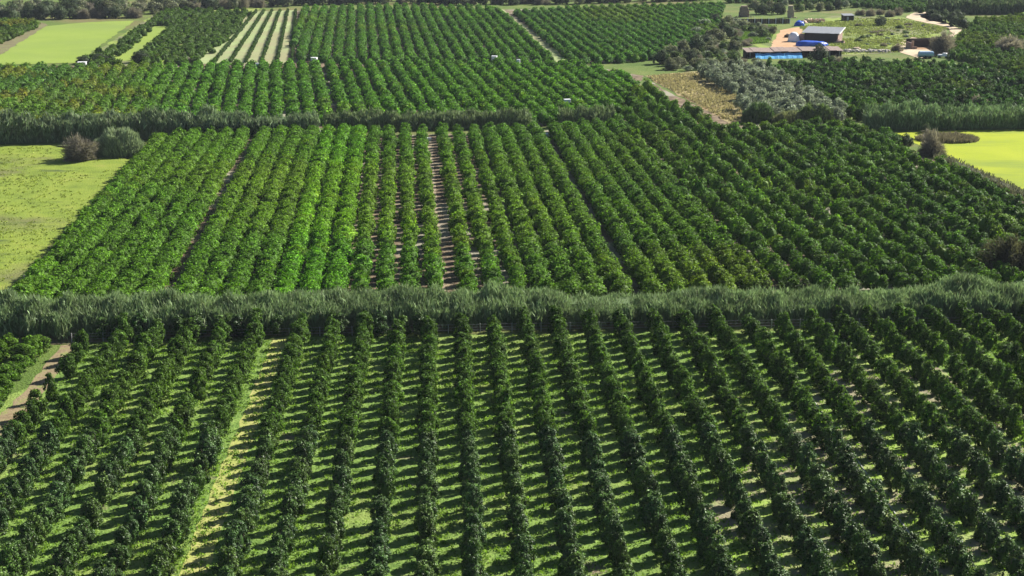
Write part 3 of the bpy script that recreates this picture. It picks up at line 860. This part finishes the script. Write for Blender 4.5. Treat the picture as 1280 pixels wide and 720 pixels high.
tufts("orchard_weeds", "short weeds and grass tufts growing between the foreground orchard rows", [(-60, 760), (40, 520), (110, 432), (640, 420), (1300, 412), (1400, 760)], 26000, 0.28, 0.28, (0.15, 0.25, 0.045), M_MASS, 0.42, 0.25, 4)
tufts("meadow_weeds", "coarse grass tussocks scattered over the left meadow", [(-60, 390), (-60, 184), (60, 184), (130, 200), (185, 194), (4, 365)], 1300, 0.40, 0.3, (0.17, 0.21, 0.045), M_MASS, 0.5, 0.07, 6)
tufts("dry_weeds", "tall dry weeds standing in the tan field beside the olive grove", [(808, 96), (880, 90), (930, 112), (955, 150), (912, 153), (860, 124)], 2600, 0.5, 0.7, (0.31, 0.27, 0.15), M_DULL, 0.45, 0.07, 8)

tufts("vegetable_plot", "rough green plot between the thicket and the orange farm yard", [(918, 56), (925, 34), (968, 33), (960, 54)], 2500, 0.9, 0.8, (0.09, 0.16, 0.04), M_MASS, 0.4, 0.06, 11)
tufts("pasture_weeds", "rough weeds and grass tufts over the farm pasture", [(1000, 34), (1060, 22), (1130, 24), (1185, 36), (1120, 66), (1050, 68)], 3500, 0.9, 0.5, (0.17, 0.20, 0.06), M_DULL, 0.5, 0.05, 12)

# ------------------------------------------------------------------ farm
m_roof_grey = mat_plain("grey_roof", (0.20, 0.21, 0.23), 0.6)
m_roof_pink = mat_plain("pinkish_roof", (0.24, 0.18, 0.155), 0.8)
m_darkwall = mat_plain("dark_boards", (0.05, 0.035, 0.03), 0.9)
m_brick = mat_plain("reddish_wall", (0.26, 0.17, 0.14), 0.9)
m_white = mat_plain("white_paint", (0.75, 0.75, 0.76), 0.5, 0.08)
m_blue = mat_plain("blue_tarpaulin", (0.03, 0.10, 0.50), 0.4, 0.2, 0.8)
m_ltblue = mat_plain("light_blue_tarpaulin", (0.12, 0.42, 0.75), 0.4, 0.2, 0.8)
m_tan = mat_plain("tan_stone", (0.38, 0.30, 0.22), 0.95)
m_log = mat_plain("pale_timber", (0.50, 0.36, 0.28), 0.9)
m_tank = mat_plain("pale_blue_metal", (0.34, 0.48, 0.62), 0.4, 0.1)
m_post = mat_plain("grey_post", (0.40, 0.40, 0.38), 0.8)
m_rubber = mat_plain("black_rubber", (0.02, 0.02, 0.02), 0.9)
m_stone = mat_plain("grey_rubble", (0.42, 0.39, 0.34), 0.95)
m_wire = mat_plain("galvanised_wire", (0.35, 0.36, 0.36), 0.5, metal=0.6)


def add_box(bm, c, s, rz=0.0, bevel=0.0, tilt=None):
    r = bmesh.ops.create_cube(bm, size=1)
    M = Matrix.Translation(c) @ Matrix.Rotation(rz, 4, 'Z') @ (tilt or Matrix()) @ Matrix.Diagonal((*s, 1))
    bmesh.ops.transform(bm, matrix=M, verts=r['verts'])
    if bevel:
        es = {e for v in r['verts'] for e in v.link_edges}
        bmesh.ops.bevel(bm, geom=list(es), offset=bevel, segments=1, affect='EDGES')


def part(name, mat, parent, *boxes, bevel=0.0):
    bm = bmesh.new()
    for b in boxes:
        add_box(bm, b[0], b[1], b[2] if len(b) > 2 else 0.0, bevel, b[3] if len(b) > 3 else None)
    return bm_obj(name, bm, mat, parent)


def lump(name, mat, parent, rx, ry, h, seed, loc=(0, 0, 0), rough=0.12, k=10):
    """a sagging covered heap: half ball, pushed about by noise, with creases"""
    g = box_sphere(k).reshape(-1, 3)
    rg = np.random.default_rng(seed)
    nz = vnoise(g[:, 0] * 3 + 50, g[:, 1] * 3 + g[:, 2] * 2 + 50, seed) - 0.5
    g = g * (1 + rough * 2 * nz)[:, None]
    g[:, :2] = np.sign(g[:, :2]) * np.abs(g[:, :2]) ** 0.8
    g[:, 2] = np.maximum(g[:, 2], -0.02)
    g = g * np.array([rx, ry, h])
    me = quads_mesh(name, g.reshape(-1, 4, 3), np.ones((len(g) // 4, 3)), mat)
    bm = bmesh.new(); bm.from_mesh(me); bmesh.ops.remove_doubles(bm, verts=bm.verts[:], dist=0.01)
    bpy.data.meshes.remove(me)
    return bm_obj(name, bm, mat, parent, loc, smooth=True)


# low open shed
a, b = G(934, 73), G(1052, 71)
L = (b - a).length
t = empty("low_shed", (a + b) / 2, math.atan2(b.y - a.y, b.x - a.x))
tag(t, "long low shed with a pinkish roof and dark open front at the farm", "shed")
part("wall", m_darkwall, t, ((0, 5.8, 1.6), (L, 0.3, 3.2)), ((-L / 2 + .15, 2.9, 1.3), (0.3, 5.5, 2.6)), ((L / 2 - .15, 2.9, 1.3), (0.3, 5.5, 2.6)), ((0, 1.2, 0.45), (L * 0.96, 0.2, 0.9)))
bm = bmesh.new()
nseg = 14
for k in range(nseg):
    x0, x1 = -L / 2 - .5 + (L + 1) * k / nseg, -L / 2 - .5 + (L + 1) * (k + 1) / nseg
    s = 0.12 * math.sin(k * 1.7)
    vs = [bm.verts.new(v) for v in ((x0, -0.7, 2.55 + s), (x1 - .04, -0.7, 2.55 + s), (x1 - .04, 6.2, 3.5 + s), (x0, 6.2, 3.5 + s))]
    vb = [bm.verts.new(v.co - Vector((0, 0, .12))) for v in vs]
    bm.faces.new(vs); bm.faces.new(vb[::-1])
    for q in range(4): bm.faces.new((vs[q], vb[q], vb[(q + 1) % 4], vs[(q + 1) % 4]))
bm_obj("roof", bm, m_roof_pink, t)
for k in range(10):
    part("post", m_post, t, ((-L / 2 + 1 + (L - 2) * k / 9, -0.3, 1.2), (0.18, 0.18, 2.4)))
# light blue tarpaulin hung along the front
a2, b2 = G(943, 72.5), G(1001, 71.5)
bm = bmesh.new()
n = 40
pv = None
for k in range(n + 1):
    q = a2.lerp(b2, k / n)
    y = -0.9 + 0.05 * math.sin(k * 1.3) + .03 * math.sin(k * 2.9)
    zt = 1.9 + 0.12 * math.sin(k * 0.7)
    col = [bm.verts.new((q.x, q.y + y + dy, z)) for dy, z in ((0, zt), (-1.1, zt * .72), (-2.2, zt * .42), (-3.2, 0.06), (-3.1, .02), (-2.1, zt * .36), (-1.0, zt * .66), (.1, zt - .03))]
    if pv:
        for i in range(8):
            bm.faces.new((pv[i], col[i], col[(i + 1) % 8], pv[(i + 1) % 8]))
    pv = col
tag(bm_obj("tarpaulin", bm, m_ltblue), "light blue tarpaulin draped along the front of the low shed", "tarpaulin")

# grey roofed barn
c = G(1026, 53)
t = empty("barn", c, R(-20))
tag(t, "dark farm barn with a grey sloping roof and pale right gable", "barn")
bw = part("wall", m_darkwall, t, ((0, 0, 1.9), (14, 0.3, 3.8)), ((-7, 7, 2.1), (0.3, 13.6, 4.2)), ((0, 14, 2.3), (14, 0.3, 4.6)))
part("gable", m_brick, t, ((7.0, 6.9, 1.9), (0.3, 13.4, 3.7)))
tl = Matrix.Rotation(math.atan2(1.2, 16), 4, 'X')
br = part("roof", m_roof_grey, t, *[((-7.2 + 2.0 * k, 7, 4.6 + .03 * (k % 2)), (1.97, 16.6 + .25 * math.sin(k * 2.3), 0.16), 0, tl) for k in range(8)])
part("bargeboard", m_white, br, ((7.95, 7, 4.62), (0.18, 16.7, 0.42), 0, tl))
part("doorway", m_darkwall, bw, ((1.5, -0.19, 1.4), (3.2, 0.08, 2.8)))
part("lean_to", m_brick, t, ((-8.6, 3, 1.5), (2.6, 5.0, 3.0)), bevel=.1)

# white dome cover
t = empty("dome_tent", G(992, 52))
tag(t, "white domed cover standing beside the barn in the farm yard", "dome")
lump("cover", m_white, t, 2.5, 2.5, 4.2, 4, rough=0.03)
bm = bmesh.new()
bmesh.ops.create_circle(bm, segments=40, radius=2.62)
ex = bmesh.ops.extrude_edge_only(bm, edges=bm.edges[:])
bmesh.ops.translate(bm, verts=[v for v in ex['geom'] if isinstance(v, bmesh.types.BMVert)], vec=(0, 0, 0.5))
bm_obj("skirt", bm, m_tank, t)
o = lump("tarpaulin", m_blue, None, 7.0, 2.4, 2.3, 8, G(1014, 57.5), 0.16)
tag(o, "long blue tarpaulin heap between the white dome and the low shed", "tarpaulin")
o = lump("tarpaulin", m_blue, None, 2.4, 2.0, 2.6, 9, G(999, 32.5), 0.12)
tag(o, "small blue tarpaulin heap behind the barn by the dark paling", "tarpaulin")

for x, y, rx, h, m, lb in ((1049, 54, 2.2, 1.4, m_brick, "pinkish debris heap against the barn's right gable"), (1004, 29, 2.0, 1.3, m_log, "pale debris heap just right of the small blue tarpaulin"), (1070, 62, 2.0, 1.1, m_tan, "tan debris heap on the pasture above the rubble bank"), (985, 47, 1.6, 1.5, m_darkwall, "dark covered heap left of the white dome")):
    tag(lump("debris_heap", m, None, rx, rx * .8, h, int(x), G(x, y), 0.3, 6), lb, "heap")

# dark paling with pale posts
a, b = G(917, 29.5), G(986, 29)
t = empty("paling_fence", a)
tag(t, "dark paling fence with pale posts behind the farm yard", "fence")
L = (b - a).length
part("boards", m_darkwall, t, *[((L * (k + .5) / 24, 0, 1.15 + .05 * math.sin(k * 2)), (L / 24 - .06, 0.12, 2.3)) for k in range(24)])
for k in range(9):
    part("post", m_white, t, ((L * k / 8, -0.18, 1.4), (0.3, 0.2, 2.8)))


def ruin(label, px, py, w, h, d, seed, mat, cat="ruin"):
    rg = random.Random(seed)
    t = empty("ruin", G(px, py))
    tag(t, label, cat)
    bm = bmesh.new()
    nz = 7
    for k in range(nz):
        f = k / nz
        add_box(bm, (rg.uniform(-.15, .15), rg.uniform(-.1, .1), h * (f + .5 / nz)), (w * (1 - .45 * f ** 2) + rg.uniform(-.2, .2), d, h / nz - .02), rg.uniform(-.1, .1), 0.08)
    bm_obj("wall", bm, mat, t)
    bm = bmesh.new()
    for k in range(9):
        add_box(bm, (rg.uniform(-w * .9, w * .9), -d / 2 - rg.uniform(.2, 1.2), .2), (rg.uniform(.3, .8),) * 2 + (.5,), rg.uniform(0, 3), .08)
    tag(bm_obj("rubble", bm, mat, t), kind="stuff")
    return t


ruin("broad crumbling brownish stone stump at the top, left of the narrow pillar", 930, 21, 5, 5.5, 3, 1, mat_plain("brown_stone", (0.24, 0.18, 0.14), .95))
ruin("narrow tan stone pillar standing above the dark paling", 988, 22, 3.2, 6.0, 2.4, 2, m_tan)

# timber pile
t = empty("log_pile", G(1018, 28))
tag(t, "pile of pale pinkish logs behind the barn roof", "log pile")
rg = random.Random(5)
bm = bmesh.new()
for k in range(26):
    r = bmesh.ops.create_cone(bm, cap_ends=True, segments=8, radius1=.32, radius2=.28, depth=rg.uniform(4, 6))
    lv = k // 9
    M = Matrix.Translation((-5 + 1.15 * (k % 9) + .5 * lv, rg.uniform(-.6, .6), .35 + lv * .55)) @ Matrix.Rotation(rg.uniform(-.25, .25), 4, 'Z') @ Matrix.Rotation(math.pi / 2, 4, 'X')
    bmesh.ops.transform(bm, matrix=M, verts=r['verts'])
bm_obj("logs", bm, m_log, t)

# hut with pale side
t = empty("hut", G(1061, 26), R(8))
tag(t, "small dark hut with a white end wall on the pasture's far edge", "hut")
part("wall", m_darkwall, t, ((0, 2, 1.3), (5, 4, 2.6)))
part("end_wall", m_white, t, ((2.6, 1.9, 1.3), (0.14, 3.6, 2.5)))
part("roof", m_roof_grey, t, ((0, 2, 2.8), (5.8, 5, 0.2), 0, Matrix.Rotation(.12, 4, 'X')))
part("door", m_post, t, ((-0.6, -.04, 1.0), (1.0, 0.06, 2.0)))

# ruined hut by the track
t = empty("ruined_hut", G(1156, 62), R(3))
tag(t, "roofless dark hut with an orange earth floor beside the farm track", "hut")
part("back_wall", m_darkwall, t, ((0, 8, 1.9), (11, .5, 3.8)), ((5.3, 4, 1.6), (.5, 8, 3.2)))
part("side_wall", m_brick, t, ((-5.3, 4.5, 1.3), (.5, 6.5, 2.6)), ((-4.0, 1, .6), (2, .4, 1.2)))
part("pillar", m_tan, t, ((-3.6, 5.2, 1.7), (.9, .9, 3.4)), bevel=.06)
part("earth_floor", m_orange, t, ((0, 4, .14), (10, 7.6, .28)), bevel=.1)
part("roof_beam", m_darkwall, t, ((0.5, 6.5, 3.6), (10.5, .25, .25)), ((0.5, 4.8, 3.4), (10.5, .25, .25)))

# tank trailer
t = empty("tank_trailer", G(1157, 73), R(2))
tag(t, "pale blue tank trailer parked on the track before the ruined hut", "trailer")
bm = bmesh.new()
r = bmesh.ops.create_cone(bm, cap_ends=True, segments=24, radius1=1.1, radius2=1.1, depth=6)
bmesh.ops.transform(bm, matrix=Matrix.Translation((0, 0, 1.75)) @ Matrix.Rotation(math.pi / 2, 4, 'Y'), verts=r['verts'])
bmesh.ops.bevel(bm, geom=[e for e in bm.edges if len(e.link_faces) == 2 and max(len(f.verts) for f in e.link_faces) > 4], offset=.3, segments=3, affect='EDGES')
bm_obj("tank", bm, m_tank, t, smooth=False)
part("chassis", m_darkwall, t, ((0, 0, .6), (6.2, 1.6, .22)), ((-3.7, 0, .6), (1.6, .2, .2)))
for sx in (-.9, .9):
    for sy in (-1.0, 1.0):
        bm = bmesh.new()
        r = bmesh.ops.create_cone(bm, cap_ends=True, segments=18, radius1=.5, radius2=.5, depth=.35)
        bmesh.ops.transform(bm, matrix=Matrix.Translation((sx + .6, sy, .5)) @ Matrix.Rotation(math.pi / 2, 4, 'X'), verts=r['verts'])
        bm_obj("wheel", bm, m_rubber, t)

# white van
t = empty("white_van", G(1179, 72), R(-35))
tag(t, "small white pickup parked right of the pale blue tank trailer", "pickup")
part("body", m_white, t, ((0, 0, .85), (4.4, 1.7, .7)), ((.6, 0, 1.5), (1.7, 1.6, .7)), bevel=.12)
part("windscreen", m_rubber, t, ((1.47, 0, 1.5), (.06, 1.3, .45)))
for sx in (-1.4, 1.4):
    for sy in (-.8, .8):
        bm = bmesh.new()
        r = bmesh.ops.create_cone(bm, cap_ends=True, segments=16, radius1=.36, radius2=.36, depth=.24)
        bmesh.ops.transform(bm, matrix=Matrix.Translation((sx, sy, .36)) @ Matrix.Rotation(math.pi / 2, 4, 'X'), verts=r['verts'])
        bm_obj("wheel", bm, m_rubber, t)

# rubble bank below the pasture
bm = bmesh.new()
rg = random.Random(11)
a, b = G(1044, 65.5), G(1112, 65)
for k in range(130):
    q = a.lerp(b, rg.random())
    s = rg.uniform(.4, 1.3)
    add_box(bm, (q.x, q.y + rg.uniform(-2, 2), s * .4), (s, s * rg.uniform(.7, 1.2), s), rg.uniform(0, 3), s * .18)
tag(bm_obj("stone_rubble", bm, m_stone), "pale stone rubble bank right of the low shed", "rubble", kind='stuff')

# ------------------------------------------------------------------ irrigation boxes
def valve_box(label, px, py, s, h=1.1, z=0.0, flat=False):
    t = empty("irrigation_box", G(px, py, z) - Vector((0, 0, z)), rng.uniform(-.3, .3))
    tag(t, label, "irrigation box")
    cb = part("cabinet", m_white, t, ((0, 0, h / 2 + z * 0), (s, s * .7, h)), bevel=.05)
    part("lid", m_white, cb, ((0, 0, h + .05), (s * 1.1, s * .8, .09)), bevel=.02)
    return t


valve_box("white irrigation box among the upper rows above the hedge gap", 709, 136, 1.9, 2.9)
valve_box("pale irrigation hut at the far end of the wide row gap, upper orchard", 393, 82, 2.2, 3.0)
valve_box("tiny pale irrigation box at the upper orchard's far edge, left of the hut", 322, 88, 1.3, 2.6)
valve_box("white irrigation box at the far edge of the upper orchard, right part", 618, 80, 2.0, 3.0)
valve_box("small white irrigation box just below the far orchard's lane", 648, 86, 1.2, 3.4)
valve_box("white box near the left corner of the pale tilled strips", 200, 75, 1.4, 1.6)
valve_box("flat pale trough at the near corner of the bright green field", 103, 84, 3.0, 1.9)
valve_box("pale concrete box at the far end of the wide gap, middle orchard", 534, 176, 2.2, 0.7)
valve_box("pale concrete box at the far end of the bare lane right of the low hedge", 686, 170, 2.4, 0.6)

# ------------------------------------------------------------------ wire fence along the lane
line = [(90, 428), (400, 420), (640, 415), (1000, 410), (1330, 406)]
t = empty("wire_fence", G(90, 428))
tag(t, "low grey wire fence along the shaded lane in front of the reed hedge", "fence")
o0 = G(90, 428)
segs = []
posts = []
for a, b in zip(line, line[1:]):
    A, B = G(*a) - o0, G(*b) - o0
    n = max(1, int((B - A).length / 4.5))
    for k in range(n):
        posts.append(A.lerp(B, k / n))
    segs.append((A, B))
for q in posts:
    part("post", m_post, t, ((q.x, q.y, .75), (.12, .12, 1.5)))
bm = bmesh.new()
for A, B in segs:
    dv = B - A
    for z in (.5, .95, 1.4):
        add_box(bm, ((A + B) / 2 + Vector((0, -0.075, z))), (dv.length, .035, .035), math.atan2(dv.y, dv.x))
bm_obj("wires", bm, m_wire, t)

# ------------------------------------------------------------------ irrigation pipes lying in the furrow
def pipe(label, pts):
    P = []
    for a, b in zip(pts, pts[1:]):
        A, B = G(*a), G(*b)
        n = max(2, int((B - A).length / 2))
        P += [A.lerp(B, k / n) + Vector((rng.normal(0, .05), 0, .1)) for k in range(n)]
    bm = bmesh.new()
    pv = None
    for q in P:
        ring = [bm.verts.new(q + Vector((math.cos(t) * .09, 0, math.sin(t) * .09))) for t in [k * math.pi / 3 for k in range(6)]]
        if pv:
            for k in range(6): bm.faces.new((pv[k], pv[(k + 1) % 6], ring[(k + 1) % 6], ring[k]))
        pv = ring
    tag(bm_obj("irrigation_pipe", bm, m_post), label, "pipe")


pipe("thin grey irrigation pipe lying between rows right of centre in the foreground", [(1016, 500), (1088, 600), (1160, 700)])
